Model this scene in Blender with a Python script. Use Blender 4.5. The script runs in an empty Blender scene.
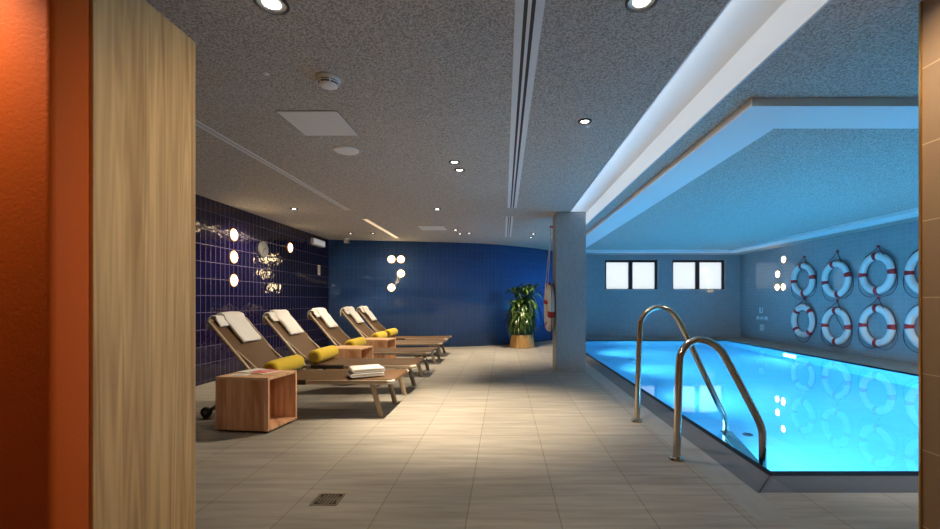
import bpy, bmesh, math, random
from mathutils import Vector, Matrix
random.seed(7)
PI = math.pi
SC = bpy.context.scene
COL = SC.collection

# ------------------------------------------------------------------ helpers
def link(o):
    COL.objects.link(o)
    return o

def tag(o, label=None, cat=None, group=None, kind=None):
    if label: o['label'] = label
    if cat: o['category'] = cat
    if group: o['group'] = group
    if kind: o['kind'] = kind
    return o

def thing(name, loc=(0, 0, 0), rz=0.0, label=None, cat=None, group=None):
    o = link(bpy.data.objects.new(name, None))
    o.empty_display_size = 0.1
    o.location = loc
    o.rotation_euler = (0, 0, rz)
    return tag(o, label, cat, group)

class MB:
    """collects shapes, build() links them as one mesh object"""
    def __init__(self):
        self.bm = bmesh.new()

    def box(self, x0, x1, y0, y1, z0, z1, bev=0.0, seg=2, mat=None):
        b = self.bm
        vs = [b.verts.new(p) for p in ((x0, y0, z0), (x1, y0, z0), (x1, y1, z0), (x0, y1, z0),
                                       (x0, y0, z1), (x1, y0, z1), (x1, y1, z1), (x0, y1, z1))]
        if mat is not None:
            for v in vs: v.co = mat @ v.co
        fs = [b.faces.new([vs[i] for i in q]) for q in ((3, 2, 1, 0), (4, 5, 6, 7), (0, 1, 5, 4), (1, 2, 6, 5), (2, 3, 7, 6), (3, 0, 4, 7))]
        if bev > 0:
            es = list({e for f in fs for e in f.edges})
            bmesh.ops.bevel(b, geom=es, offset=bev, segments=seg, profile=0.5, affect='EDGES')
        return self

    def rings(self, rings, closed=False, cap=True):
        """loft a list of equally long vertex rings"""
        b = self.bm
        R = [[b.verts.new(p) for p in r] for r in rings]
        n = len(R[0])
        m = len(R)
        for i in range(m if closed else m - 1):
            A, B = R[i], R[(i + 1) % m]
            for k in range(n):
                b.faces.new((A[k], A[(k + 1) % n], B[(k + 1) % n], B[k]))
        if cap and not closed:
            b.faces.new(list(reversed(R[0])))
            b.faces.new(R[-1])
        return self

    def tube(self, pts, r, seg=10, closed=False, ry=None, up=None):
        """round (or oval, r x ry) tube along a polyline"""
        P = [Vector(p) for p in pts]
        n = len(P)
        rr = r if isinstance(r, (list, tuple)) else [r] * n
        out = []
        prev = None
        for i in range(n):
            if closed:
                t = P[(i + 1) % n] - P[i - 1]
            else:
                t = P[min(i + 1, n - 1)] - P[max(i - 1, 0)]
            t.normalize()
            if up is not None:
                u = Vector(up)
            elif prev is None:
                u = Vector((0, 0, 1)) if abs(t.z) < 0.9 else Vector((1, 0, 0))
            else:
                u = prev
            u = (u - t * u.dot(t))
            if u.length < 1e-6: u = t.orthogonal()
            u.normalize()
            prev = u
            w = t.cross(u)
            out.append([P[i] + u * (math.cos(2 * PI * k / seg) * rr[i]) + w * (math.sin(2 * PI * k / seg) * (ry or rr[i])) for k in range(seg)])
        return self.rings(out, closed)

    def lathe(self, prof, c=(0, 0, 0), axis='Z', seg=32, cap=True):
        """prof: (radius, height) pairs along axis"""
        out = []
        c = Vector(c)
        for r, h in prof:
            ring = []
            for k in range(seg):
                a = 2 * PI * k / seg
                x, y = r * math.cos(a), r * math.sin(a)
                ring.append(c + Vector({'Z': (x, y, h), 'Y': (y, h, x), 'X': (h, x, y)}[axis]))
            out.append(ring)
        return self.rings(out, False, cap)

    def torus(self, c, R, r, axis='X', a0=0, a1=2 * PI, n=64, seg=14, rx=None):
        c = Vector(c)
        out = []
        full = abs(a1 - a0 - 2 * PI) < 1e-6
        for i in range(n if full else n + 1):
            a = a0 + (a1 - a0) * i / n
            ring = []
            for k in range(seg):
                q = 2 * PI * k / seg
                rad = R + r * math.cos(q)
                h = (rx or r) * math.sin(q)
                p, s = rad * math.cos(a), rad * math.sin(a)
                ring.append(c + Vector({'X': (h, p, s), 'Z': (p, s, h), 'Y': (p, h, s)}[axis]))
            out.append(ring)
        return self.rings(out, full)

    def ribbon(self, path, y0, y1, t, wob=None):
        """thick cloth/board following a path in XZ, from y0 to y1, with rounded edges"""
        P = [Vector((p[0], 0, p[1])) for p in path]
        n = len(P)
        h = t / 2
        N = []
        for i in range(n):
            d = (P[min(i + 1, n - 1)] - P[max(i - 1, 0)]).normalized()
            N.append(Vector((-d.z, 0, d.x)))
        d0 = (P[1] - P[0]).normalized(); d1 = (P[-1] - P[-2]).normalized()
        seq = [(P[0] - d0 * h * 0.9, N[0], 0.35), (P[0] - d0 * h * 0.55, N[0], 0.75)] + [(P[i], N[i], 1.0) for i in range(n)] + \
              [(P[-1] + d1 * h * 0.55, N[-1], 0.75), (P[-1] + d1 * h * 0.9, N[-1], 0.35)]
        out = []
        cols = 8
        for j, (p, nn, s) in enumerate(seq):
            ring = []
            e = h * 0.9
            ys = [y0 + e + (y1 - y0 - 2 * e) * k / cols for k in range(cols + 1)]
            w = (lambda y: wob(j, y)) if wob else (lambda y: 0.0)
            for y in ys: ring.append(p + nn * (h * s + w(y)) + Vector((0, y, 0)))
            ring.append(p + nn * (h * s * 0.5 + w(y1)) + Vector((0, y1 - e * 0.2, 0)))
            ring.append(p + nn * (-h * s * 0.5 + w(y1)) + Vector((0, y1 - e * 0.2, 0)))
            for y in reversed(ys): ring.append(p + nn * (-h * s + w(y)) + Vector((0, y, 0)))
            ring.append(p + nn * (-h * s * 0.5 + w(y0)) + Vector((0, y0 + e * 0.2, 0)))
            ring.append(p + nn * (h * s * 0.5 + w(y0)) + Vector((0, y0 + e * 0.2, 0)))
            out.append(ring)
        return self.rings(out)

    def poly(self, pts):
        self.bm.faces.new([self.bm.verts.new(p) for p in pts])
        return self

    def build(self, name, mat, parent=None, smooth=False, uv=False, fix=True):
        me = bpy.data.meshes.new(name)
        if fix: bmesh.ops.recalc_face_normals(self.bm, faces=self.bm.faces)
        if smooth:
            for f in self.bm.faces: f.smooth = True
        if uv:
            L = self.bm.loops.layers.uv.new('UVMap')
            self.bm.normal_update()
            for f in self.bm.faces:
                n = f.normal
                ax = max(range(3), key=lambda i: abs(n[i]))
                for l in f.loops:
                    c = l.vert.co
                    l[L].uv = ((c.y, c.z), (c.x, c.z), (c.x, c.y))[ax]
        self.bm.to_mesh(me); self.bm.free()
        if mat: me.materials.append(mat)
        if smooth:
            try: me.set_sharp_from_angle(angle=math.radians(38))
            except Exception: pass
        o = link(bpy.data.objects.new(name, me))
        if parent: o.parent = parent
        return o

def struct(mb, name, mat, label=None, uv=True, smooth=False, parent=None):
    o = mb.build(name, mat, parent, smooth=smooth, uv=uv)
    if parent is None: o['kind'] = 'structure'
    if label: o['label'] = label
    return o

# ------------------------------------------------------------------ materials
def new_mat(name):
    m = bpy.data.materials.new(name); m.use_nodes = True
    nt = m.node_tree
    b = nt.nodes['Principled BSDF']
    return m, nt, b, nt.nodes.new, nt.links.new

def mat(name, col, rough=0.5, metal=0.0, emit=None, es=0.0, coat=0.0, bump=0.0, bscale=200.0, bdist=0.002, spec=None, sheen=0.0):
    m, nt, b, N, L = new_mat(name)
    b.inputs['Base Color'].default_value = (*col, 1)
    b.inputs['Roughness'].default_value = rough
    b.inputs['Metallic'].default_value = metal
    if spec is not None: b.inputs['Specular IOR Level'].default_value = spec
    if coat: b.inputs['Coat Weight'].default_value = coat
    if sheen: b.inputs['Sheen Weight'].default_value = sheen
    if emit:
        b.inputs['Emission Color'].default_value = (*emit, 1)
        b.inputs['Emission Strength'].default_value = es
    if bump:
        tc = N('ShaderNodeTexCoord'); no = N('ShaderNodeTexNoise'); bu = N('ShaderNodeBump')
        no.inputs['Scale'].default_value = bscale; no.inputs['Detail'].default_value = 3
        L(tc.outputs['Object'], no.inputs['Vector']); L(no.outputs['Fac'], bu.inputs['Height'])
        bu.inputs['Strength'].default_value = bump; bu.inputs['Distance'].default_value = bdist
        L(bu.outputs['Normal'], b.inputs['Normal'])
    return m

def tiles(name, c1, c2, grout, w, h, off=0.0, mortar=0.004, rough=0.15, bump=0.4, bdist=0.003, wave=0.0, wscale=7.0, shift=(0, 0), coat=0.0, mottle=0.0, mscale=(3, 3, 3), spec=0.5):
    m, nt, b, N, L = new_mat(name)
    uv = N('ShaderNodeTexCoord'); mp = N('ShaderNodeMapping'); br = N('ShaderNodeTexBrick')
    L(uv.outputs['UV'], mp.inputs['Vector'])
    mp.inputs['Location'].default_value = (shift[0], shift[1], 0)
    L(mp.outputs['Vector'], br.inputs['Vector'])
    br.offset = off; br.squash = 1.0
    br.inputs['Color1'].default_value = (*c1, 1); br.inputs['Color2'].default_value = (*c2, 1)
    br.inputs['Mortar'].default_value = (*grout, 1)
    br.inputs['Scale'].default_value = 1.0
    br.inputs['Mortar Size'].default_value = mortar
    br.inputs['Mortar Smooth'].default_value = 0.4
    br.inputs['Brick Width'].default_value = w
    br.inputs['Row Height'].default_value = h
    col = br.outputs['Color']
    if mottle:
        mp2 = N('ShaderNodeMapping'); mp2.inputs['Scale'].default_value = mscale
        no = N('ShaderNodeTexNoise'); no.inputs['Scale'].default_value = 1.0; no.inputs['Detail'].default_value = 6; no.inputs['Roughness'].default_value = 0.6
        L(uv.outputs['UV'], mp2.inputs['Vector']); L(mp2.outputs['Vector'], no.inputs['Vector'])
        mr = N('ShaderNodeMapRange'); mr.inputs['From Min'].default_value = 0.3; mr.inputs['From Max'].default_value = 0.7
        mr.inputs['To Min'].default_value = 1 - mottle; mr.inputs['To Max'].default_value = 1 + mottle
        L(no.outputs['Fac'], mr.inputs['Value'])
        mx = N('ShaderNodeVectorMath'); mx.operation = 'SCALE'
        L(col, mx.inputs[0]); L(mr.outputs['Result'], mx.inputs['Scale'])
        col = mx.outputs['Vector']
    L(col, b.inputs['Base Color'])
    rr = N('ShaderNodeMapRange'); rr.inputs['To Min'].default_value = rough; rr.inputs['To Max'].default_value = 0.75
    L(br.outputs['Fac'], rr.inputs['Value']); L(rr.outputs['Result'], b.inputs['Roughness'])
    b.inputs['Specular IOR Level'].default_value = spec
    if coat: b.inputs['Coat Weight'].default_value = coat
    bu = N('ShaderNodeBump'); bu.invert = True
    bu.inputs['Strength'].default_value = bump; bu.inputs['Distance'].default_value = bdist
    hsrc = br.outputs['Fac']
    if wave:
        no2 = N('ShaderNodeTexNoise'); no2.inputs['Scale'].default_value = wscale; no2.inputs['Detail'].default_value = 1
        L(uv.outputs['UV'], no2.inputs['Vector'])
        ma = N('ShaderNodeMath'); ma.operation = 'MULTIPLY_ADD'
        L(no2.outputs['Fac'], ma.inputs[0]); ma.inputs[1].default_value = wave; L(br.outputs['Fac'], ma.inputs[2])
        hsrc = ma.outputs[0]
    L(hsrc, bu.inputs['Height']); L(bu.outputs['Normal'], b.inputs['Normal'])
    return m

def plaster(name, lo, hi):
    m, nt, b, N, L = new_mat(name)
    tc = N('ShaderNodeTexCoord')
    no = N('ShaderNodeTexNoise'); no.inputs['Scale'].default_value = 92; no.inputs['Detail'].default_value = 3; no.inputs['Roughness'].default_value = 0.6
    L(tc.outputs['Object'], no.inputs['Vector'])
    cr = N('ShaderNodeValToRGB')
    cr.color_ramp.elements[0].position = 0.36; cr.color_ramp.elements[0].color = (*lo, 1)
    cr.color_ramp.elements[1].position = 0.6; cr.color_ramp.elements[1].color = (*hi, 1)
    L(no.outputs['Fac'], cr.inputs['Fac']); L(cr.outputs['Color'], b.inputs['Base Color'])
    b.inputs['Roughness'].default_value = 0.95; b.inputs['Specular IOR Level'].default_value = 0.15
    bu = N('ShaderNodeBump'); bu.inputs['Strength'].default_value = 0.8; bu.inputs['Distance'].default_value = 0.012
    L(no.outputs['Fac'], bu.inputs['Height']); L(bu.outputs['Normal'], b.inputs['Normal'])
    return m

def wood(name, dark, light, plank, pdir, gscale, rough=0.45, grain=0.5, tone=0.25):
    """plank: strip width; pdir: object axes summed for the strip number; gscale: noise scale per axis"""
    m, nt, b, N, L = new_mat(name)
    tc = N('ShaderNodeTexCoord')
    dt = N('ShaderNodeVectorMath'); dt.operation = 'DOT_PRODUCT'; dt.inputs[1].default_value = pdir
    L(tc.outputs['Object'], dt.inputs[0])
    dv = N('ShaderNodeMath'); dv.operation = 'DIVIDE'; dv.inputs[1].default_value = plank
    L(dt.outputs['Value'], dv.inputs[0])
    fl = N('ShaderNodeMath'); fl.operation = 'FLOOR'; L(dv.outputs[0], fl.inputs[0])
    wn = N('ShaderNodeTexWhiteNoise'); wn.noise_dimensions = '1D'; L(fl.outputs[0], wn.inputs['W'])
    mp = N('ShaderNodeMapping'); mp.inputs['Scale'].default_value = gscale
    L(tc.outputs['Object'], mp.inputs['Vector'])
    ofs = N('ShaderNodeVectorMath'); ofs.operation = 'SCALE'; ofs.inputs['Scale'].default_value = 30
    L(wn.outputs['Color'], ofs.inputs[0])
    ad = N('ShaderNodeVectorMath'); L(mp.outputs['Vector'], ad.inputs[0]); L(ofs.outputs['Vector'], ad.inputs[1])
    no = N('ShaderNodeTexNoise'); no.inputs['Scale'].default_value = 1; no.inputs['Detail'].default_value = 5; no.inputs['Distortion'].default_value = 0.6
    L(ad.outputs['Vector'], no.inputs['Vector'])
    # growth-ring bands out of the smooth noise
    sm = N('ShaderNodeTexNoise'); sm.inputs['Scale'].default_value = 0.35; sm.inputs['Detail'].default_value = 1
    L(ad.outputs['Vector'], sm.inputs['Vector'])
    mu = N('ShaderNodeMath'); mu.operation = 'MULTIPLY'; mu.inputs[1].default_value = 70; L(sm.outputs['Fac'], mu.inputs[0])
    si = N('ShaderNodeMath'); si.operation = 'SINE'; L(mu.outputs[0], si.inputs[0])
    s2 = N('ShaderNodeMath'); s2.operation = 'MULTIPLY_ADD'; s2.inputs[1].default_value = 0.16 * grain; L(si.outputs[0], s2.inputs[0])
    mr = N('ShaderNodeMapRange'); mr.inputs['From Min'].default_value = 0.25; mr.inputs['From Max'].default_value = 0.75
    L(no.outputs['Fac'], mr.inputs['Value']); L(mr.outputs['Result'], s2.inputs[2])
    t3 = N('ShaderNodeMath'); t3.operation = 'MULTIPLY_ADD'; t3.inputs[1].default_value = tone * 2
    sb = N('ShaderNodeMath'); sb.operation = 'SUBTRACT'; sb.inputs[1].default_value = 0.5; L(wn.outputs['Value'], sb.inputs[0])
    L(sb.outputs[0], t3.inputs[0]); L(s2.outputs[0], t3.inputs[2])
    cr = N('ShaderNodeValToRGB')
    cr.color_ramp.elements[0].color = (*dark, 1); cr.color_ramp.elements[0].position = 0.0
    cr.color_ramp.elements[1].color = (*light, 1); cr.color_ramp.elements[1].position = 0.9
    L(t3.outputs[0], cr.inputs['Fac']); L(cr.outputs['Color'], b.inputs['Base Color'])
    b.inputs['Roughness'].default_value = rough
    bu = N('ShaderNodeBump'); bu.inputs['Strength'].default_value = 0.12; bu.inputs['Distance'].default_value = 0.002
    L(no.outputs['Fac'], bu.inputs['Height']); L(bu.outputs['Normal'], b.inputs['Normal'])
    return m

def glow(name, col, s):
    m, nt, b, N, L = new_mat(name)
    b.inputs['Base Color'].default_value = (*col, 1)
    b.inputs['Emission Color'].default_value = (*col, 1); b.inputs['Emission Strength'].default_value = s
    return m

def stripes(name, c1, c2, period, direc, duty=0.5, rough=0.5, bump=0.6):
    m, nt, b, N, L = new_mat(name)
    tc = N('ShaderNodeTexCoord')
    dt = N('ShaderNodeVectorMath'); dt.operation = 'DOT_PRODUCT'; dt.inputs[1].default_value = direc
    L(tc.outputs['Object'], dt.inputs[0])
    dv = N('ShaderNodeMath'); dv.operation = 'DIVIDE'; dv.inputs[1].default_value = period; L(dt.outputs['Value'], dv.inputs[0])
    fr = N('ShaderNodeMath'); fr.operation = 'FRACT'; L(dv.outputs[0], fr.inputs[0])
    gt = N('ShaderNodeMath'); gt.operation = 'GREATER_THAN'; gt.inputs[1].default_value = duty; L(fr.outputs[0], gt.inputs[0])
    mx = N('ShaderNodeMix'); mx.data_type = 'RGBA'
    mx.inputs[6].default_value = (*c1, 1); mx.inputs[7].default_value = (*c2, 1)
    L(gt.outputs[0], mx.inputs[0]); L(mx.outputs[2], b.inputs['Base Color'])
    b.inputs['Roughness'].default_value = rough
    bu = N('ShaderNodeBump'); bu.invert = True; bu.inputs['Strength'].default_value = bump; bu.inputs['Distance'].default_value = 0.003
    L(gt.outputs[0], bu.inputs['Height']); L(bu.outputs['Normal'], b.inputs['Normal'])
    return m

def water_mat():
    m, nt, b, N, L = new_mat('pool water')
    nt.nodes.remove(b)
    out = nt.nodes['Material Output']
    gl = N('ShaderNodeBsdfGlass'); gl.inputs['IOR'].default_value = 1.33; gl.inputs['Roughness'].default_value = 0.0
    gl.inputs['Color'].default_value = (0.93, 0.99, 1, 1)
    tc = N('ShaderNodeTexCoord'); no = N('ShaderNodeTexNoise'); no.inputs['Scale'].default_value = 2.2; no.inputs['Detail'].default_value = 1.5
    L(tc.outputs['Object'], no.inputs['Vector'])
    bu = N('ShaderNodeBump'); bu.inputs['Strength'].default_value = 0.05; bu.inputs['Distance'].default_value = 0.02
    L(no.outputs['Fac'], bu.inputs['Height']); L(bu.outputs['Normal'], gl.inputs['Normal'])
    ab = N('ShaderNodeVolumeAbsorption'); ab.inputs['Color'].default_value = WATER_ABS; ab.inputs['Density'].default_value = WATER_DEN
    L(gl.outputs[0], out.inputs['Surface']); L(ab.outputs[0], out.inputs['Volume'])
    return m

WATER_ABS = (0.12, 0.77, 0.97, 1)
WATER_DEN = 0.36

M = {}
M['floor'] = tiles('grey stone floor tile', (0.265, 0.25, 0.22), (0.30, 0.28, 0.245), (0.19, 0.175, 0.15), 0.468, 0.94, off=0.0, mortar=0.0035,
                   rough=0.55, spec=0.3, bump=0.25, shift=(0.187 + 0.468 * 20, -2.63 + 0.94 * 20), mottle=0.24, mscale=(1.6, 16, 3))
M['border'] = tiles('grey stone border tile', (0.265, 0.25, 0.22), (0.29, 0.27, 0.24), (0.13, 0.115, 0.095), 9.0, 0.94, mortar=0.004,
                    rough=0.42, bump=0.25, shift=(3, -2.63 + 0.94 * 20), mottle=0.12, mscale=(10, 3, 3))
M['navy'] = tiles('navy glazed tile', (0.007, 0.005, 0.028), (0.010, 0.006, 0.038), (0.065, 0.055, 0.115), 0.10, 0.224, mortar=0.005, rough=0.07,
                  bump=0.6, bdist=0.004, wave=1.4, wscale=11, spec=0.5, shift=(10, -.039 + .224 * 45))
M['blue'] = tiles('blue glazed tile', (0.042, 0.122, 0.35), (0.048, 0.135, 0.385), (0.07, 0.16, 0.38), 0.10, 0.224, mortar=0.003, rough=0.08,
                  bump=0.5, bdist=0.004, wave=1.4, wscale=11, shift=(10, -.039 + .224 * 45))
M['greytile'] = tiles('grey blue wall tile', (0.31, 0.335, 0.355), (0.335, 0.36, 0.38), (0.36, 0.385, 0.405), 0.12, 0.09, mortar=0.003, rough=0.07,
                      bump=0.12, bdist=0.002, wave=0.1, wscale=5, shift=(10, 10))
M['mosaic'] = tiles('grey column mosaic', (0.27, 0.285, 0.30), (0.31, 0.325, 0.34), (0.34, 0.355, 0.37), 0.025, 0.06, mortar=0.002, rough=0.4,
                    bump=0.2, bdist=0.001, shift=(10, 10))
M['browntile'] = tiles('brown wall tile', (0.30, 0.19, 0.105), (0.33, 0.21, 0.115), (0.60, 0.46, 0.28), 1.2, 0.345, mortar=0.003, rough=0.45,
                       bump=0.2, shift=(10, 10 - 0.072))
M['pooltile'] = tiles('pale pool tile', (0.62, 0.86, 0.92), (0.66, 0.90, 0.95), (0.55, 0.78, 0.86), 0.25, 0.125, mortar=0.004, rough=0.35, bump=0.1, mottle=0.06, mscale=(1.2, 1.2, 1))
M['ceiling'] = plaster('grey acoustic plaster', (0.30, 0.27, 0.235), (0.63, 0.585, 0.53))
M['white'] = mat('white smooth plaster', (0.78, 0.78, 0.77), 0.7)
M['orange'] = mat('orange textured paint', (0.55, 0.10, 0.012), 0.6, spec=0.12, bump=0.25, bscale=90, bdist=0.004)
M['corridor'] = mat('warm corridor plaster', (0.55, 0.47, 0.38), 0.8)
M['oak'] = wood('pale oak boards', (0.40, 0.235, 0.085), (0.70, 0.465, 0.205), 0.118, (0, 1, 0), (26, 26, 1.2), grain=0.9, tone=0.12, rough=0.65)
M['beech'] = wood('reddish lamella wood', (0.46, 0.21, 0.105), (0.78, 0.48, 0.29), 0.042, (1, 1, 0), (22, 22, 2.0), grain=0.35, tone=0.33)
M['beechtop'] = wood('pale lamella wood', (0.46, 0.25, 0.12), (0.72, 0.47, 0.28), 0.042, (0, 1, 0), (3, 26, 20), grain=0.3, tone=0.22)
M['sling'] = mat('brown woven sling', (0.088, 0.043, 0.0145), 0.6, bump=0.35, bscale=420, bdist=0.002)
M['taupe'] = mat('taupe powder coated metal', (0.36, 0.285, 0.205), 0.4, 0.3)
M['cap'] = mat('light grey end cap', (.5, .45, .39), .5)
M['dark'] = mat('dark plastic', (0.02, 0.017, 0.015), 0.5)
M['towel'] = mat('white terry towel', (0.72, 0.70, 0.66), 0.95, bump=0.7, bscale=260, bdist=0.004, sheen=0.3)
M['mustard'] = mat('mustard fabric', (0.56, 0.40, 0.018), 0.85, bump=0.3, bscale=500, bdist=0.001, sheen=0.1)
M['mustardshade'] = mat('shaded mustard fabric', (0.30, 0.18, 0.02), 0.85)  # shading on the bolster ends, put into the fabric colour
M['steel'] = mat('brushed stainless steel', (0.56, 0.50, 0.43), 0.2, 1.0)
M['chrome'] = mat('satin grating steel', (0.40, 0.36, 0.30), 0.35, 1.0)
M['black'] = mat('black metal', (0.012, 0.013, 0.018), 0.45)
M['frame'] = mat('black window frame', (0.01, 0.012, 0.02), 0.4)
M['ringwhite'] = mat('white lifebuoy foam', (0.80, 0.79, 0.76), 0.45)
M['ringred'] = mat('red lifebuoy tape', (0.52, 0.02, 0.025), 0.5)
M['rope'] = mat('dark red rope', (0.12, 0.03, 0.035), 0.8)
M['whiterope'] = mat('white rope', (0.7, 0.67, 0.62), 0.8)
M['plastic'] = mat('white plastic', (0.84, 0.82, 0.79), 0.4)
M['greyplastic'] = mat('grey plastic', (0.20, 0.20, 0.20), 0.5)
M['clockface'] = mat('pale clock face', (0.62, 0.62, 0.60), 0.4)
M['brass'] = mat('brass', (0.60, 0.36, 0.13), 0.3, 1.0)
M['pot'] = wood('golden planter wood', (0.42, 0.22, 0.06), (0.66, 0.40, 0.14), 0.09, (1, 0, 0), (18, 18, 2), grain=0.3, tone=0.15)
M['soil'] = mat('dark soil', (0.03, 0.02, 0.012), 0.95, bump=0.8, bscale=60, bdist=0.01)
M['cane'] = mat('brown plant cane', (0.16, 0.10, 0.05), 0.8)
M['redprint'] = mat('pink red print', (0.62, 0.10, 0.09), 0.5)
M['paper'] = mat('white paper', (0.78, 0.76, 0.72), 0.6)
M['grate'] = stripes('ridged grey pool grate', (0.13, 0.125, 0.125), (0.05, 0.05, 0.055), 0.016, (0, 1, 0), 0.68)
M['gratefront'] = stripes('ridged grey pool grate front', (0.10, 0.095, 0.09), (0.03, 0.03, 0.032), 0.022, (1, 0, 0), 0.62)
M['lip'] = mat('dark blue pool lip tile', (0.004, 0.006, 0.012), 0.6, spec=0.15)
M['lens'] = glow('lit downlight lens', (1.0, 0.93, 0.82), 9.0)
M['lenscool'] = glow('lit neutral downlight lens', (0.95, 0.97, 1.0), 6.0)
M['globe'] = glow('warm opal lamp glass', (1.0, 0.78, 0.45), 16.0)
M['strip'] = glow('warm linear light diffuser', (1.0, 0.72, 0.42), .62)
M['haloglow'] = glow('amber lamp halo', (1.0, 0.46, 0.12), .75)
M['exit'] = glow('lit white sign face', (0.85, 0.83, 0.80), 0.15)
M['sign'] = mat('pale sign print', (0.80, 0.84, 0.86), 0.5)
M['signplate'] = mat('grey sign plate', (0.36, 0.40, 0.42), 0.5)
M['water'] = water_mat()

def leaf_mat():
    m, nt, b, N, L = new_mat('glossy green leaf')
    tc = N('ShaderNodeTexCoord'); no = N('ShaderNodeTexNoise'); no.inputs['Scale'].default_value = 9
    L(tc.outputs['Object'], no.inputs['Vector'])
    cr = N('ShaderNodeValToRGB')
    cr.color_ramp.elements[0].color = (0.006, 0.03, 0.01, 1); cr.color_ramp.elements[0].position = 0.38
    cr.color_ramp.elements[1].color = (0.11, 0.20, 0.03, 1); cr.color_ramp.elements[1].position = 0.68
    L(no.outputs['Fac'], cr.inputs['Fac']); L(cr.outputs['Color'], b.inputs['Base Color'])
    b.inputs['Roughness'].default_value = 0.3
    return m
M['leaf'] = leaf_mat()

def pane_mat():
    m, nt, b, N, L = new_mat('frosted window pane')
    nt.nodes.remove(b)
    out = nt.nodes['Material Output']
    tr = N('ShaderNodeBsdfTransparent'); tr.inputs['Color'].default_value = (0.92, 0.95, 0.96, 1)
    gl = N('ShaderNodeBsdfGlossy'); gl.inputs['Roughness'].default_value = 0.1
    tl = N('ShaderNodeBsdfTranslucent'); tl.inputs['Color'].default_value = (0.9, 0.93, 0.95, 1)
    m1 = N('ShaderNodeMixShader'); m1.inputs[0].default_value = 0.35
    L(tr.outputs[0], m1.inputs[1]); L(tl.outputs[0], m1.inputs[2])
    m2 = N('ShaderNodeMixShader'); m2.inputs[0].default_value = 0.04
    L(m1.outputs[0], m2.inputs[1]); L(gl.outputs[0], m2.inputs[2])
    L(m2.outputs[0], out.inputs['Surface'])
    return m
M['pane'] = pane_mat()

# ------------------------------------------------------------------ dimensions (metres; camera at the origin looking along +Y)
H = 2.45
XL, XR = -3.93, 7.10                 # side walls
YB = 13.2                            # far wall of the pool room
YC = -2.2                            # corridor end behind the camera
PX0, PX1, PY0, PY1 = 1.66, 6.15, 2.75, 12.1     # pool
GX, GY = 1.446, 2.51                 # outer edge of the overflow grate
BX = 1.264                           # border tile joint

# ------------------------------------------------------------------ room shell
f = MB()
f.box(XL - .2, BX, YC - .2, YB + .2, -0.12, 0)
f.box(GX, XR + .2, YC - .2, GY, -0.12, 0)
f.box(PX1, XR + .2, GY, YB + .2, -0.12, 0)
f.box(BX, PX1, PY1, YB + .2, -0.12, 0)
f.box(BX, GX, YC - .2, GY - .3, -0.12, 0)
struct(f, 'floor', M['floor'], 'grey stone tiled pool deck floor')
f = MB(); f.box(BX, GX, GY - .3, PY1, -0.12, 0)
struct(f, 'trim_1', M['border'], 'narrow border tiles along the pool grate')

# ceiling with the long light trough
TX0, TX1, TY0, TY1 = 1.01, 1.47, 1.0, 9.4
c = MB()
c.box(XL - .2, TX0, YC - .2, YB + .2, H, H + .35)
c.box(TX1, XR + .2, YC - .2, YB + .2, H, H + .35)
c.box(TX0, TX1, YC - .2, TY0, H, H + .35)
c.box(TX0, TX1, TY1, YB + .2, H, H + .35)
struct(c, 'ceiling', M['ceiling'], 'grey textured acoustic plaster ceiling')
c = MB()
TZ = H + 0.20
c.box(TX0 - .0, TX1 + .0, TY0, TY1, TZ, TZ + .03)
c.box(TX1 - .012, TX1 + .002, TY0, TY1, H - .004, TZ)
c.box(TX0 - .002, TX0 + .012, TY0, TY1, H - .004, TZ)
c.box(TX0, TX1, TY0, TY0 + .012, H, TZ); c.box(TX0, TX1, TY1 - .012, TY1, H, TZ)
struct(c, 'trim_2', M['white'], 'long white recessed light trough in the ceiling')
# dropped white frame over the pool
FX0, FX1, FY0, FY1, FW, FZ = 1.657, 6.42, 2.94, 12.15, 0.385, H - 0.055
c = MB()
c.box(FX0, FX1, FY0, FY0 + FW, FZ, H + .01)
c.box(FX0, FX1, FY1 - FW, FY1, FZ, H + .01)
c.box(FX0, FX0 + FW, FY0 + FW, FY1 - FW, FZ, H + .01)
c.box(FX1 - FW, FX1, FY0 + FW, FY1 - FW, FZ, H + .01)
struct(c, 'trim_3', M['white'], 'white dropped ceiling frame over the pool')

w = MB(); w.box(XL - .2, XL, 1.36, 10.2, 0, H)
struct(w, 'wall_left', M['navy'], 'dark navy glazed tile wall behind the loungers')

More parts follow.
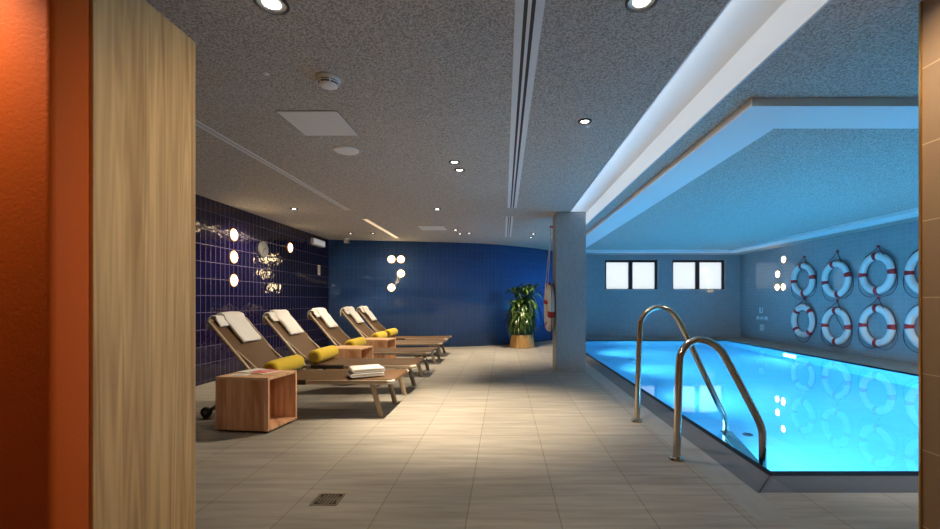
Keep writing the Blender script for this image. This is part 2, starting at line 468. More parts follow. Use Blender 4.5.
# curved blue wall: plan points, smoothed
plan = [(-3.99, 9.84), (-3.2, 9.97), (-2.4, 10.10), (-1.6, 10.24), (-0.9, 10.42), (-0.3, 10.66), (0.25, 11.02), (0.75, 11.45), (1.2, 11.95), (1.6, 12.5), (1.95, 13.25)]
def smooth_plan(pl, n=8):
    out = []
    for i in range(len(pl) - 1):
        p0, p1, p2, p3 = (Vector(pl[max(0, min(len(pl) - 1, j))]) for j in (i - 1, i, i + 1, i + 2))
        for k in range(n):
            t = k / n
            out.append(0.5 * ((2 * p1) + (p2 - p0) * t + (2 * p0 - 5 * p1 + 4 * p2 - p3) * t * t + (3 * p1 - p0 - 3 * p2 + p3) * t ** 3))
    out.append(Vector(pl[-1]))
    return out
pp = smooth_plan(plan)
w = MB(); bm = w.bm
L = bm.loops.layers.uv.new('UVMap')
u = 0.0; prev = None
for i, p in enumerate(pp):
    d = (pp[min(i + 1, len(pp) - 1)] - pp[max(i - 1, 0)]).normalized()
    nrm = Vector((-d.y, d.x))
    if i: u += (p - pp[i - 1]).length
    q = p + nrm * 0.15
    cur = [bm.verts.new((p.x, p.y, 0)), bm.verts.new((p.x, p.y, H)), bm.verts.new((q.x, q.y, H)), bm.verts.new((q.x, q.y, 0)), u]
    if prev:
        for a, b_ in ((0, 1), (1, 2), (2, 3), (3, 0)):
            fc = bm.faces.new((prev[a], cur[a], cur[b_], prev[b_]))
            fc.smooth = a in (0, 2)
            for l in fc.loops:
                l[L].uv = (prev[4] if l.vert in prev[:4] else cur[4], l.vert.co.z)
    prev = cur
o = w.build('wall_back', M['blue']); tag(o, 'curved blue glazed tile wall behind the plant', kind='structure')

# far wall of the pool with two window openings
WIN = [(3.03, 4.62), (5.055, 6.645)]
WZ0, WZ1 = 1.40, 2.30
w = MB()
for x0, x1 in ((1.7, WIN[0][0]), (WIN[0][1], WIN[1][0]), (WIN[1][1], XR + .2)):
    w.box(x0, x1, YB, YB + .25, 0, H)
for x0, x1 in WIN:
    w.box(x0, x1, YB, YB + .25, 0, WZ0); w.box(x0, x1, YB, YB + .25, WZ1, H)
struct(w, 'wall_far', M['greytile'], 'grey blue tiled wall at the end of the pool')
for i, (x0, x1) in enumerate(WIN):
    r = thing('window_%d' % (i + 1), ((x0 + x1) / 2, YB, WZ0), label='twin-pane black framed high window, the one ' + ('nearer the column' if i == 0 else 'nearer the lifebuoys'))
    r['kind'] = 'structure'
    hw = (x1 - x0) / 2; hh = WZ1 - WZ0
    m = MB(); t = .06; y0, y1 = .10, .16
    m.box(-hw, -hw + t, y0, y1, 0, hh); m.box(hw - t, hw, y0, y1, 0, hh)
    m.box(-hw + t, hw - t, y0, y1, hh - t, hh); m.box(-hw + t, hw - t, y0, y1, 0, .035); m.box(-t, t, y0, y1, .035, hh - t)
    m.build('window_frame', M['frame'], r)
    for s in (-1, 1):
        xa, xb = sorted((s * t, s * (hw - t)))
        m = MB(); m.box(xa, xb, .125, .131, .035, hh - t); m.build('window_pane', M['pane'], r)
    m = MB(); m.box(-hw, hw, .0, .1, 0.0, .012); m.build('window_sill', M['white'], r)

w = MB(); w.box(XR, XR + .2, 1.8, YB + .2, 0, H)
struct(w, 'wall_right', M['greytile'], 'grey blue tiled wall with the lifebuoys')

# the passage we look out of
OX, OY0, OY1 = -1.40, 1.36, 1.497
w = MB(); w.box(XL - .2, OX, OY0, OY1, 0, H, bev=0.02, seg=3)
struct(w, 'wall_front', M['orange'], 'orange painted end wall', smooth=True)
w = MB(); w.box(1.895, XR + .2, YC, 2.0, 0, H)
struct(w, 'wall_passage', M['browntile'], 'brown large tile wall beside the passage')
w = MB(); w.box(1.887, 1.8965, 1.993, 2.003, 0, H)
struct(w, 'trim_4', M['brass'], 'thin metal corner strip on the brown tile wall')
w = MB(); w.box(-2.7, 1.9, YC - .2, YC, 0, H)
struct(w, 'wall_corridor', M['corridor'])
w = MB(); w.box(-2.9, -2.7, YC, OY0, 0, H)
struct(w, 'wall_entrance', M['orange'], 'orange corridor wall')

# column
w = MB(); w.box(.794, 1.25, 6.72, 7.19, 0, H)
struct(w, 'column', M['mosaic'], 'square column clad in grey mosaic')
w = MB(); w.box(.79, .8, 6.716, 6.726, 0, H)  # brass strip stands in for warm light grazing the column's side
struct(w, 'trim_5', M['brass'], 'added brass strip imitating warm light on the column edge')

# pool
b = MB(); T = .25; D = 1.25
b.box(PX0 - T, PX1 + T, PY0 - T, PY1 + T, -D - T, -D)
b.box(PX0 - T, PX0, PY0 - T, PY1 + T, -D, -.125); b.box(PX1, PX1 + T, PY0 - T, PY1 + T, -D, -.125)
b.box(PX0, PX1, PY0 - T, PY0, -D, -.125); b.box(PX0, PX1, PY1, PY1 + T, -D, -.125)
b.box(PX1, PX1 + .04, PY0, PY1, -.125, -.004); b.box(PX0, PX1 + .04, PY1, PY1 + .04, -.125, -.004)
struct(b, 'pool_basin', M['pooltile'], 'pale tiled swimming pool basin')
wt = MB(); wt.box(PX0 - .02, PX1 + .02, PY0 - .02, PY1 + .02, -D - .05, -.022)
o = struct(wt, 'pool_water', M['water'], 'clear bright turquoise pool water', uv=False)
g = MB()
g.box(GX, PX0, GY, PY1, -.03, 0)
struct(g, 'trim_6', M['grate'], 'grey ridged overflow grate along the pool')
g = MB()
g.box(PX0, PX1, GY, PY0, -.03, 0)
struct(g, 'trim_7', M['gratefront'], 'grey ridged overflow grate across the near pool end')
g = MB()
g.poly([(GX + .004, GY + .002, .001), (GX + .018, GY + .002, .001), (PX0 + .004, PY0 - .002, .001), (PX0 - .008, PY0 - .002, .001)])
struct(g, 'trim_8', M['black'], 'mitred corner joint of the pool grate', uv=False)
g = MB()
g.box(PX0 + .0005, PX0 + .058, PY0 + .0005, PY1, -.14, -.002); g.box(PX0 + .058, PX1, PY0 + .0005, PY0 + .085, -.14, -.002)
struct(g, 'trim_9', M['lip'], 'dark tile lip at the pool edge')

# ------------------------------------------------------------------ partition of oak boards
r = thing('wooden_partition', (OX, OY1, 0), label='tall pale oak board partition beside the orange wall', cat='partition')
m = MB(); m.box(-.085, 0, .003, .502, 0, 2.27, bev=.003, seg=2); m.build('board_panel', M['oak'], r)
m = MB(); m.box(-.08, -.008, .02, .47, 2.2701, 2.274); m.build('top_edge', M['beechtop'], r)

# ------------------------------------------------------------------ sun loungers
def make_lounger(name):
    r = thing(name)
    hx, hz, tx, tz, fx = -.40, .345, -.865, .905, .86
    W = .305
    # seat sling with a slight sag, rolled over the foot tube
    path = [(hx, hz + .012)]
    for k in range(1, 12):
        s = k / 12
        path.append((hx + (fx - hx - .02) * s, hz + .014 - .012 * math.sin(PI * s)))
    path += [(fx - .012, hz + .012), (fx + .006, hz + .004), (fx + .012, hz - .012)]
    m = MB(); m.ribbon(path, -W + .012, W - .012, .008); m.build('seat', M['sling'], r, smooth=True)
    path = [(hx + .01, hz + .02)]
    for k in range(1, 10):
        s = k / 10
        n = -.010 * math.sin(PI * s)
        path.append((hx + (tx - hx) * s - n * .78, hz + .012 + (tz - hz - .01) * s + n * -.62 - .012 * math.sin(PI * s) * .6))
    path.append((tx, tz))
    m = MB(); m.ribbon(path, -W + .012, W - .012, .008); m.build('backrest', M['sling'], r, smooth=True)
    for s in (-1, 1):
        y = s * (W - .008)
        m = MB(); m.box(-.46, fx - .03, y - .014, y + .014, .312, .350, bev=.006); m.build('side_rail', M['taupe'], r, smooth=True)
        m = MB(); m.box(-.33, .05, y - .0165 , y + .0165, .309, .353, bev=.004); m.build('hinge_bracket', M['dark'], r, smooth=True)
        m = MB(); m.tube([(hx, y, hz), (tx - .004, y, tz - .002)], .017, 10); m.build('backrest_rail', M['taupe'], r, smooth=True)
        m = MB(); m.tube([(fx - .05, y, .331), (fx - .02, y, .333), (fx + .004, y - s * .004, .338), (fx + .018, y - s * .012, .345)], [.02, .02, .018, .010], 10); m.build('end_cap', M['cap'], r, smooth=True)
        yl = s * (W - .035)
        m = MB(); m.tube([(.655, yl, .325), (.742, yl, .0)], .026, 10, ry=.013, up=(1, 0, .2)); m.build('leg', M['taupe'], r, smooth=True)
        m = MB(); m.tube([(-.44, yl, .322), (-.885, yl, .052)], .020, 10, ry=.012, up=(0, 0, 1)); lg = m.build('leg', M['taupe'], r, smooth=True)
        m = MB()
        yw = s * (W - .008)
        m.lathe([(.012, -.017), (.046, -.017), (.050, -.012), (.050, .012), (.046, .017), (.012, .017)], (-.885, yw, .050), 'Y', 20); wh = m.build('wheel', M['dark'], r, smooth=True)
        m = MB(); m.lathe([(.004, -.0185), (.018, -.0185), (.02, 0), (.018, .0185), (.004, .0185)], (-.885, yw, .050), 'Y', 14); m.build('wheel_hub', M['greyplastic'], wh, smooth=True)
        m = MB(); m.tube([(-.66, yl, .655), (-.30, yl, .335)], .010, 8); m.build('strut', M['taupe'], r, smooth=True)
    m = MB(); m.tube([(fx - .002, -W + .03, .334), (fx - .002, W - .03, .334)], .014, 10); m.build('foot_bar', M['taupe'], r, smooth=True)
    m = MB(); m.tube([(tx, -W + .02, tz - .002), (tx, W - .02, tz - .002)], .016, 10); m.build('head_bar', M['taupe'], r, smooth=True)
    m = MB(); m.tube([(.672, -W + .04, .262), (.672, W - .04, .262)], .011, 8); m.build('cross_bar', M['taupe'], r, smooth=True)
    m = MB(); m.tube([(-.88, -W + .02, .052), (-.88, W - .02, .052)], .010, 8); m.build('axle', M['taupe'], r, smooth=True)
    return r

def copy_tree(o, parent=None):
    cpy = o.copy(); COL.objects.link(cpy)
    if parent: cpy.parent = parent
    for ch in list(o.children): copy_tree(ch, cpy)
    return cpy

LG = [(-1.90, 4.415, 0.0, 'brown sling sun lounger with a folded towel pair on its foot end'),
      (-1.89, 5.36, 0.0, 'brown sling sun lounger second along the row, behind the one carrying folded towels'),
      (-1.93, 6.62, 0.0, 'brown sling sun lounger between the two rear wooden cube tables, middle of the row'),
      (-1.95, 7.94, 0.0, 'brown sling sun lounger fourth along the row, just behind the rearmost cube table'),
      (-1.97, 8.84, 0.0, 'brown sling sun lounger nearest the curved blue wall, last of the row')]
proto = make_lounger('sun_lounger')
lounger = [proto]
for i in range(1, 5): lounger.append(copy_tree(proto))
for o, (x, y, a, lab) in zip(lounger, LG):
    o.location = (x, y, 0); o.rotation_euler.z = a
    tag(o, lab, 'sun lounger', 'sun loungers in a row')

# towels draped over the backrest tops
towel_lab = ['white towel draped over the backrest of the front lounger, behind the magazine table',
             'white towel draped over the backrest of the second lounger',
             'white towel draped over the backrest of the middle lounger, third in the row',
             'white towel draped over the backrest of the fourth lounger',
             'white towel draped over the lounger nearest the curved blue wall']
def drape(x, y, seed):
    rnd = random.Random(seed)
    tx, tz = -.865, .905
    c50, s50 = .625, .78                 # down the backrest
    nx, nz = .78, .625                   # off its face
    off = .030
    pts = [(tx + c50 * q + nx * off, tz - s50 * q + nz * off) for q in (.085, .055, .03)]
    pts += [(tx + .030, tz + .036), (tx + .004, tz + .044), (tx - .022, tz + .036), (tx - .038, tz + .014), (tx - .046, tz - .02), (tx - .046, tz - .055), (tx - .043, tz - .085)]
    ph = rnd.random() * 6
    r = thing('draped_towel', (x, y, 0))
    m = MB(); m.ribbon(pts, -.25, .16, .020, lambda j, yy: .004 * math.sin(j * .9 + yy * 14 + ph)); m.build('towel_sheet', M['towel'], r, smooth=True)
    pts2 = [(tx + c50 * q + nx * (off + .004 + .010 * min(1, q / .1)), tz - s50 * q + nz * (off + .004 + .010 * min(1, q / .1))) for q in (.295, .25, .20, .15, .10, .05)]
    pts2 += [(tx + .036, tz + .046), (tx + .008, tz + .060), (tx - .022, tz + .052), (tx - .048, tz + .026), (tx - .060, tz - .01)]
    m = MB(); m.ribbon(pts2, -.135, .185, .034, lambda j, yy: .003 * math.sin(j * 1.3 + yy * 18 + ph)); m.build('folded_flap', M['towel'], r, smooth=True)
    return r
for i, (x, y, a, lab) in enumerate(LG):
    t = drape(x, y, i); tag(t, towel_lab[i], 'towel', 'towels over the backrests')

# bolsters
bol_lab = ['mustard yellow bolster partly hidden behind the magazine table',
           'mustard yellow bolster on the second lounger, seen whole with its end painted in shade',
           'mustard yellow bolster on the middle lounger, mostly behind a cube table',
           'mustard yellow bolster on the fourth lounger behind the rearmost cube table',
           'mustard yellow bolster on the last lounger by the blue wall']
def make_bolster():
    r = thing('bolster')
    R, hl = .080, .285
    prof = []
    for k in range(7):
        a = PI / 2 * k / 6
        prof.append((R - .030 + .030 * math.sin(a), -hl + .030 - .030 * math.cos(a)))
    n = 14
    for k in range(1, n):
        s = k / n
        prof.append((R + .003 * math.sin(s * PI) + .0012 * math.sin(k * 2.3), -hl + .03 + (2 * hl - .06) * s))
    for k in range(7):
        a = PI / 2 * k / 6
        prof.append((R - .030 + .030 * math.cos(a), hl - .030 + .030 * math.sin(a)))
    m = MB(); m.lathe(prof, (0, 0, R), 'Y', 28); m.build('cover', M['mustard'], r, smooth=True)
    for s in (-1, 1):
        m = MB(); m.lathe([(.002, s * (hl + .002)), (.046, s * (hl + .002)), (.05, s * (hl - .003))], (0, 0, R), 'Y', 24); m.build('end_panel', M['mustardshade'], r, smooth=True)
    return r
bp = make_bolster()
for i, (x, y, a, lab) in enumerate(LG):
    o = bp if i == 0 else copy_tree(bp)
    o.location = (x - .30, y + (.0, .0, .0, .0, .0)[i], .362)
    tag(o, bol_lab[i], 'bolster', 'bolsters on the loungers')

# pair of folded towels on the front lounger
for k, (sx, sy, z, lab) in enumerate(((.30, .27, .366, 'white folded bath towel on the front lounger, under another'), (.28, .255, .408, 'white folded bath towel on top of the pair on the front lounger'))):
    r = thing('folded_towel', (-1.355 + .012 * k, 4.30, z), math.radians(28), lab, 'towel', 'folded towels on the front lounger')
    h = .042
    path = [(sx / 2, .0105)]
    path += [(sx / 2 - sx * s / 5, .0105 + .001 * (s % 2)) for s in range(1, 5)] + [(-sx / 2 + .012, .0105), (-sx / 2 + .002, .0145), (-sx / 2 - .002, .0205), (-sx / 2 + .002, .0265), (-sx / 2 + .012, .0305)]
    path += [(-sx / 2 + sx * s / 5, .0305 + .0015 * (s % 2)) for s in range(1, 5)] + [(sx / 2 - .004, .0305)]
    m = MB(); m.ribbon(path, -sy / 2, sy / 2, .021); m.build('towel_fold', M['towel'], r, smooth=True)

# ------------------------------------------------------------------ wooden cube tables
def make_cube(name):
    r = thing(name)
    a, d, h, t = .238, .200, .46, .022
    m = MB(); m.box(-a, a, -d, d, h - t, h, bev=.002); m.build('top', M['beechtop'], r)
    m = MB(); m.box(-a, a, -d, d, .018, .018 + t, bev=.002); m.build('bottom', M['beech'], r)
    m = MB(); m.box(-a, a, -d, -d + t, .018 + t, h - t); m.build('side_panel', M['beech'], r)
    m = MB(); m.box(-a, a, d - t, d, .018 + t, h - t); m.build('side_panel', M['beech'], r)
    m = MB(); m.box(-a, -a + t, -d + t, d - t, .018 + t, h - t); m.build('end_panel', M['beech'], r)
    m = MB(); m.box(-a + .04, a - .04, -d + .04, d - .04, 0, .018); m.build('plinth', M['dark'], r)
    return r
cp = make_cube('cube_table')
cubes = [(-2.148, 3.842, -.13, 'wooden cube side table with an open side, magazine lying on top'),
         (-2.09, 5.985, -.12, 'wooden cube side table between the second and middle loungers'),
         (-2.09, 7.28, -.12, 'wooden cube side table between the middle and fourth loungers')]
for i, (x, y, a, lab) in enumerate(cubes):
    o = cp if i == 0 else copy_tree(cp)
    o.location = (x, y, 0); o.rotation_euler.z = a
    tag(o, lab, 'side table', 'cube side tables between loungers')

r = thing('magazine', (-2.18, 3.925, .4605), math.radians(-20), 'white magazine with a pink red cover picture on the front cube table', 'magazine')
m = MB(); m.box(-.15, .15, -.105, .105, 0, .008, bev=.002); m.build('pages', M['paper'], r)
m = MB(); m.box(-.02, .145, -.09, .10, .008, .0095); m.build('cover_picture', M['redprint'], r)
m = MB(); m.box(.02, .10, -.01, .015, .0095, .0102); m.box(.0, .12, .04, .055, .0095, .0102); m.build('cover_print', M['paper'], r)
r = thing('menu_card', (-2.25, 3.75, .4605), math.radians(12), 'white card lying beside the magazine on the cube table', 'card')
m = MB(); m.box(-.07, .07, -.05, .05, 0, .003, bev=.001); m.build('card_sheet', M['paper'], r)
m = MB()
for k in range(4): m.box(-.055, .03 + .01 * (k % 2), -.035 + k * .02, -.031 + k * .02, .003, .0034)
m.build('card_print', M['greyplastic'], r)

# ------------------------------------------------------------------ potted plant
r = thing('potted_plant', (.42, 10.24, 0), label='bushy green dracaena in a faceted golden planter before the blue wall', cat='plant')
m = MB()
prof = [(.285, 0), (.29, .012), (.255, .295), (.235, .295), (.235, .25)]
m.lathe(prof, (0, 0, 0), 'Z', 6); m.build('planter', M['pot'], r)
m = MB(); m.lathe([(.002, .262), (.236, .258), (.236, .25)], (0, 0, 0), 'Z', 6); m.build('soil', M['soil'], r)
m = MB()
rnd = random.Random(11)
stems = []
for k in range(13):
    a = rnd.random() * 2 * PI; d = rnd.uniform(.03, .14)
    bx, by = d * math.cos(a), d * math.sin(a)
    top = rnd.uniform(.55, 1.36)
    ex, ey = bx * 1.6 + rnd.uniform(-.05, .05), by * 1.6 + rnd.uniform(-.05, .05)
    pts = [(bx + (ex - bx) * s + .02 * math.sin(4 * s + k), by + (ey - by) * s, .25 + (top - .25) * s) for s in (0, .25, .5, .75, 1)]
    stems.append(pts); m.tube(pts, [.016, .015, .013, .012, .009], 8)
m.build('cane', M['cane'], r, smooth=True)
m = MB()
def leaf(mb, p, az, ln, wd, rise, droop):
    dx, dy = math.cos(az), math.sin(az)
    n = 8; rows = []
    for i in range(n + 1):
        s = i / n
        hor = ln * (s * .75 + .05 * s * s) * (1 - .25 * droop * s)
        zz = rise * ln * s - droop * ln * s * s
        ww = wd * math.sin(PI * min(1, .12 + .88 * s) ** .8) * (1 if s < .98 else .2)
        ww = max(ww, .002)
        cx, cy, cz = p[0] + dx * hor, p[1] + dy * hor, p[2] + zz
        rows.append([(cx - dy * ww, cy + dx * ww, cz + ww * .35), (cx, cy, cz), (cx + dy * ww, cy - dx * ww, cz + ww * .35)])
    V = [[mb.bm.verts.new(q) for q in row] for row in rows]
    for i in range(n):
        for k in range(2):
            mb.bm.faces.new((V[i][k], V[i][k + 1], V[i + 1][k + 1], V[i + 1][k]))
for st in stems:
    top = st[-1]
    zlo = .36
    nl = int(34 + 26 * (top[2] - .5))
    for k in range(nl):
        s = (k + .5) / nl
        z = zlo + (top[2] - zlo) * s
        i = min(3, int((z - .25) / max(1e-6, top[2] - .25) * 4))
        p0, p1 = st[i], st[i + 1]
        q = (z - p0[2]) / (p1[2] - p0[2])
        px, py = p0[0] + (p1[0] - p0[0]) * q, p0[1] + (p1[1] - p0[1]) * q
        az = k * 2.4 + rnd.uniform(-.4, .4)
        nearTop = s > .8
        leaf(m, (px, py, z), az, rnd.uniform(.40, .58) * (1.0 if z > .6 else .75), rnd.uniform(.026, .040), rnd.uniform(.6, 1.1) if nearTop else rnd.uniform(.3, .7), rnd.uniform(.6, .95) if nearTop else rnd.uniform(.8, 1.2))
m.build('foliage', M['leaf'], r, smooth=True, fix=False)

# ------------------------------------------------------------------ lifebuoys
def lifebuoy(loc, label, phase, side, hook_h=.50, loops=True, white_rope=False, cross=False):
    """ring hanging flat against an X-facing wall; local x = 0 is the wall face, side = -1: ring stands off towards -X"""
    r = thing('lifebuoy', loc, 0, label, 'lifebuoy', 'lifebuoys on the wall' if side == -1 and loc[0] > 5 else None)
    R, t, tx = .324, .071, .056
    cx = side * (tx + .006)
    m = MB(); m.torus((cx, 0, 0), R, t, 'X', n=72, seg=16, rx=tx); m.build('ring', M['ringwhite'], r, smooth=True)
    for k in range(4):
        a = phase + k * PI / 2
        m = MB(); m.torus((cx, 0, 0), R, t + .003, 'X', a - .125, a + .125, n=6, seg=16, rx=tx + .003); bd = m.build('band', M['ringred'], r, smooth=True)
    # hanging rope: hook above, two strands down to the shoulders
    hk = (side * .03, 0, hook_h)
    m = MB()
    for s in (-1, 1):
        pts = []
        a = PI / 2 + s * .55
        e = (cx + side * .045, (R + t) * math.cos(a), (R + t) * math.sin(a))
        for k in range(7):
            q = k / 6
            pts.append((hk[0] + (e[0] - hk[0]) * q, (e[1]) * q, hk[2] + (e[2] - hk[2]) * q - .012 * math.sin(PI * q)))
        m.tube(pts, .0065, 6)
    m.build('hanging_rope', M['whiterope'] if white_rope else M['rope'], r, smooth=True)
    m = MB(); m.lathe([(.014, 0), (.014, side * .035), (.022, side * .038), (.022, side * .05)], (0, 0, hook_h + .008), 'X', 12); m.build('hook', M['ringred'], r, smooth=True)
    if loops:
        m = MB()
        for k in range(4):
            a0, a1 = phase + k * PI / 2, phase + (k + 1) * PI / 2
            am = (a0 + a1) / 2
            sag = .018 + (.085 if math.sin(am) < -.2 else 0)
            pts = []
            for j in range(13):
                q = j / 12; a = a0 + (a1 - a0) * q
                rad = R + t + .004 + sag * math.sin(PI * q)
                z = rad * math.sin(a)
                pts.append((cx, rad * math.cos(a), z))
            m.tube(pts, .0055, 6)
        m.build('grab_rope', M['rope'], r, smooth=True)
    if cross:
        m = MB(); pts = []
        for j in range(9):
            q = j / 8
            pts.append((cx + side * (.06 + .02 * math.sin(PI * q)), -.02 - .30 * q, .34 - .42 * q))
        m.tube(pts, .006, 6); m.build('loose_rope', M['rope'], r, smooth=True)
    return r
BU = [(10.33, 1.60, 'upper', 0), (9.30, 1.56, 'upper', 1), (8.28, 1.62, 'upper', 2), (7.29, 1.59, 'upper', 3),
      (10.33, .595, 'lower', 0), (9.30, .535, 'lower', 1), (8.28, .60, 'lower', 2), (7.29, .63, 'lower', 3)]
HK = [.53, .59, .51, .53, .52, .53, .52, .51]
PH = [.12, .22, .05, .0, .75, .0, .0, .0]
ordn = ['nearest the wall lamps', 'second from the wall lamps', 'third from the wall lamps', 'cut off by the brown tile wall']
for i, (y, z, row, k) in enumerate(BU):
    lifebuoy((XR, y + .03, z - .02 if row == 'upper' else z + .012), 'white lifebuoy with red bands, %s row, %s' % (row, ordn[k]), -PH[i], -1, hook_h=HK[i], cross=(i == 5))
lifebuoy((.794, 7.12, .985), 'white lifebuoy with red bands hanging on the grey column', .3, -1, hook_h=1.29, loops=True, white_rope=True)

# ------------------------------------------------------------------ pool ladder
def spline(P, n=6):
    out = []
    for i in range(len(P) - 1):
        p0, p1, p2, p3 = (Vector(P[max(0, min(len(P) - 1, j))]) for j in (i - 1, i, i + 1, i + 2))
        for k in range(n):
            t = k / n
            out.append(0.5 * ((2 * p1) + (p2 - p0) * t + (2 * p0 - 5 * p1 + 4 * p2 - p3) * t * t + (3 * p1 - p0 - 3 * p2 + p3) * t ** 3))
    out.append(Vector(P[-1]))
    return out
r = thing('pool_ladder', (1.2, 3.5125, 0), label='stainless steel pool ladder with two bent handrails', cat='ladder')
near = [(1.190, .0), (1.200, .30), (1.211, .66), (1.232, .745), (1.275, .80), (1.341, .826), (1.416, .812), (1.482, .765), (1.529, .700), (1.665, .447), (1.748, .285), (1.776, .215), (1.785, .14), (1.785, -.05), (1.785, -.62)]
far = [(1.205, .0), (1.220, .45), (1.235, .85), (1.262, .948), (1.322, 1.010), (1.415, 1.037), (1.505, 1.008), (1.572, .932), (1.652, .779), (1.81, .44), (1.955, .13), (1.992, .05), (2.008, -.03), (2.008, -.2), (2.008, -.62)]
for P, y in ((near, 3.035), (far, 3.99)):
    pts = [(p.x - 1.2, y - 3.5125, p.y) for p in spline(P)]
    m = MB(); m.tube(pts, .0255, 16); rail = m.build('handrail', M['steel'], r, smooth=True)
    m = MB(); m.lathe([(.027, .022), (.045, .018), (.052, .004), (.052, 0)], (P[0][0] - 1.2, y - 3.5125, 0), 'Z', 24); m.build('foot_flange', M['steel'], rail, smooth=True)
for z, xo in ((-.25, .0), (-.52, .0)):
    m = MB()
    mt = Matrix.Translation(((1.785 + 2.008) / 2 - 1.2, 0, z)) @ Matrix.Rotation(-math.atan2(2.008 - 1.785, .97), 4, 'Z')
    m.box(-.05, .05, -.485, .485, -.015, .015, bev=.006, mat=mt); m.build('tread', M['steel'], r, smooth=False)

# pool floor inlets
for x, y, lab in ((2.66, 4.8, 'dark round inlet grille on the pool floor beyond the ladder'), (2.8, 9.7, 'dark round inlet grille on the pool floor near the far end')):
    r = thing('pool_inlet', (x, y, -D), 0, lab, 'pool inlet')
    m = MB(); m.lathe([(.055, 0), (.055, .008), (.046, .012), (.003, .012)], (0, 0, 0), 'Z', 24); m.build('rim', M['greyplastic'], r, smooth=True)
    m = MB(); m.lathe([(.044, .0125), (.044, .015), (.003, .016)], (0, 0, 0), 'Z', 24); m.build('cover_disc', M['black'], r, smooth=True)

# ------------------------------------------------------------------ floor drain
r = thing('floor_drain', (-.968, 2.425, 0), label='square steel floor drain with a slotted round grate', cat='drain')
m = MB(); a = .073
m.box(-a, a, -a, -a + .012, 0, .003); m.box(-a, a, a - .012, a, 0, .003); m.box(-a, -a + .012, -a + .012, a - .012, 0, .003); m.box(a - .012, a, -a + .012, a - .012, 0, .003)
m.build('rim', M['chrome'], r)
m = MB(); m.box(-a + .012, a - .012, -a + .012, a - .012, 0, .001); m.build('well', M['black'], r)
m = MB(); 
for k in range(7):
    x = -.054 + .018 * k
    hl = math.sqrt(max(.0004, .062 ** 2 - x * x))
    m.box(x - .0055, x + .0055, -hl, hl, .001, .003)
m.box(-.058, .058, -.006, .006, .001, .0032)
m.build('grate', M['chrome'], r)

# ------------------------------------------------------------------ wall lamps (opal discs on brass plates)
def wall_lamp(name_loc, axis, sgn, label, group):
    r = thing('wall_lamp', name_loc, 0, label, 'wall lamp', group)
    m = MB(); m.lathe([(.07, 0), (.074, sgn * .001), (.074, sgn * .005), (.06, sgn * .006)], (0, 0, 0), axis, 28); m.build('back_plate', M['brass'], r, smooth=True)
    m = MB(); prof = [(.068, sgn * .0055), (.072, sgn * .007), (.073, sgn * .010)]
    for k in range(1, 7):
        a = PI / 2 * k / 6
        prof.append((max(.002, .073 * math.cos(a)), sgn * (.010 + .024 * math.sin(a))))
    m.lathe(prof, (0, 0, 0), axis, 32); m.build('opal_shade', M['globe'], r, smooth=True)
    m = MB(); m.lathe([(.0735, sgn * .0052), (.088, sgn * .0052), (.091, sgn * .010), (.086, sgn * .0145), (.0745, sgn * .0125)], (0, 0, 0), axis, 32); m.build('halo_ring', M['haloglow'], r, smooth=True)  # added ring, glows to imitate the amber halo round the lamp
    return r
for y, z, lab in ((6.39, 2.047, 'round glowing wall lamp, top of the column of three on the navy wall'), (6.39, 1.724, 'round glowing wall lamp, middle of the column of three on the navy wall'),
                  (6.39, 1.385, 'round glowing wall lamp, lowest of the column of three on the navy wall'), (8.07, 2.06, 'single round glowing wall lamp beyond the clock on the navy wall')):
    wall_lamp((XL, y, z), 'X', 1, lab, 'round lamps on the navy wall')
def back_y(x):
    for i in range(len(pp) - 1):
        if pp[i].x <= x <= pp[i + 1].x:
            t = (x - pp[i].x) / (pp[i + 1].x - pp[i].x)
            return pp[i].y + (pp[i + 1].y - pp[i].y) * t
for px, py, lab in ((391.4, 259.3, 'round glowing wall lamp at the top of the blue wall cluster, nearer the navy wall'), (400.9, 259.3, 'round glowing wall lamp at the top of the blue wall cluster, nearer the plant'),
                    (400.9, 273.5, 'round glowing wall lamp in the middle of the blue wall cluster'), (391.4, 287.6, 'round glowing wall lamp lowest in the blue wall cluster')):
    yy = 10.15
    for _ in range(5): yy = back_y((px - 504) * yy / 440)
    x = (px - 504) * yy / 440
    o = wall_lamp((x, yy + .006, 1.1 + (300 - py) * yy / 440), 'Y', -1, lab, 'round lamps on the blue wall')
    o.rotation_euler.z = math.radians(9)
for y, z, lab in ((11.16, 2.127, 'round glowing wall lamp, topmost by the lifebuoys'), (11.40, 1.77, 'round glowing wall lamp, middle height by the lifebuoys'),
                  (11.42, 1.43, 'round glowing wall lamp, lower one nearer the windows'), (11.17, 1.43, 'round glowing wall lamp, lower one nearer the lifebuoys')):
    wall_lamp((XR, y, z), 'X', -1, lab, 'round lamps on the lifebuoy wall')

# ------------------------------------------------------------------ clock, exit sign, plates on the navy wall
r = thing('wall_clock', (XL, 7.15, 1.92), 0, 'round pale wall clock on the navy tile wall', 'clock')
m = MB(); m.lathe([(.12, 0), (.132, .006), (.132, .03), (.125, .036), (.12, .03)], (0, 0, 0), 'X', 40); m.build('rim', M['greyplastic'], r, smooth=True)
m = MB(); m.lathe([(.122, .02), (.122, .028), (.002, .028)], (0, 0, 0), 'X', 40); m.build('clock_face', M['clockface'], r)
m = MB()
for k in range(12):
    a = k * PI / 6
    m.box(.028, .0295, -.004, .004, .092, .112, mat=Matrix.Rotation(a, 4, 'X'))
m.build('hour_marks', M['dark'], r)
for a, ln, wd in ((math.radians(-60), .062, .006), (math.radians(150), .09, .0045)):
    m = MB(); m.box(.0296, .031, -wd, wd, -.012, ln, mat=Matrix.Rotation(a, 4, 'X')); m.build('hand', M['dark'], r)
m = MB(); m.lathe([(.009, .028), (.009, .034), (.002, .034)], (0, 0, 0), 'X', 12); m.build('hand_pin', M['dark'], r)

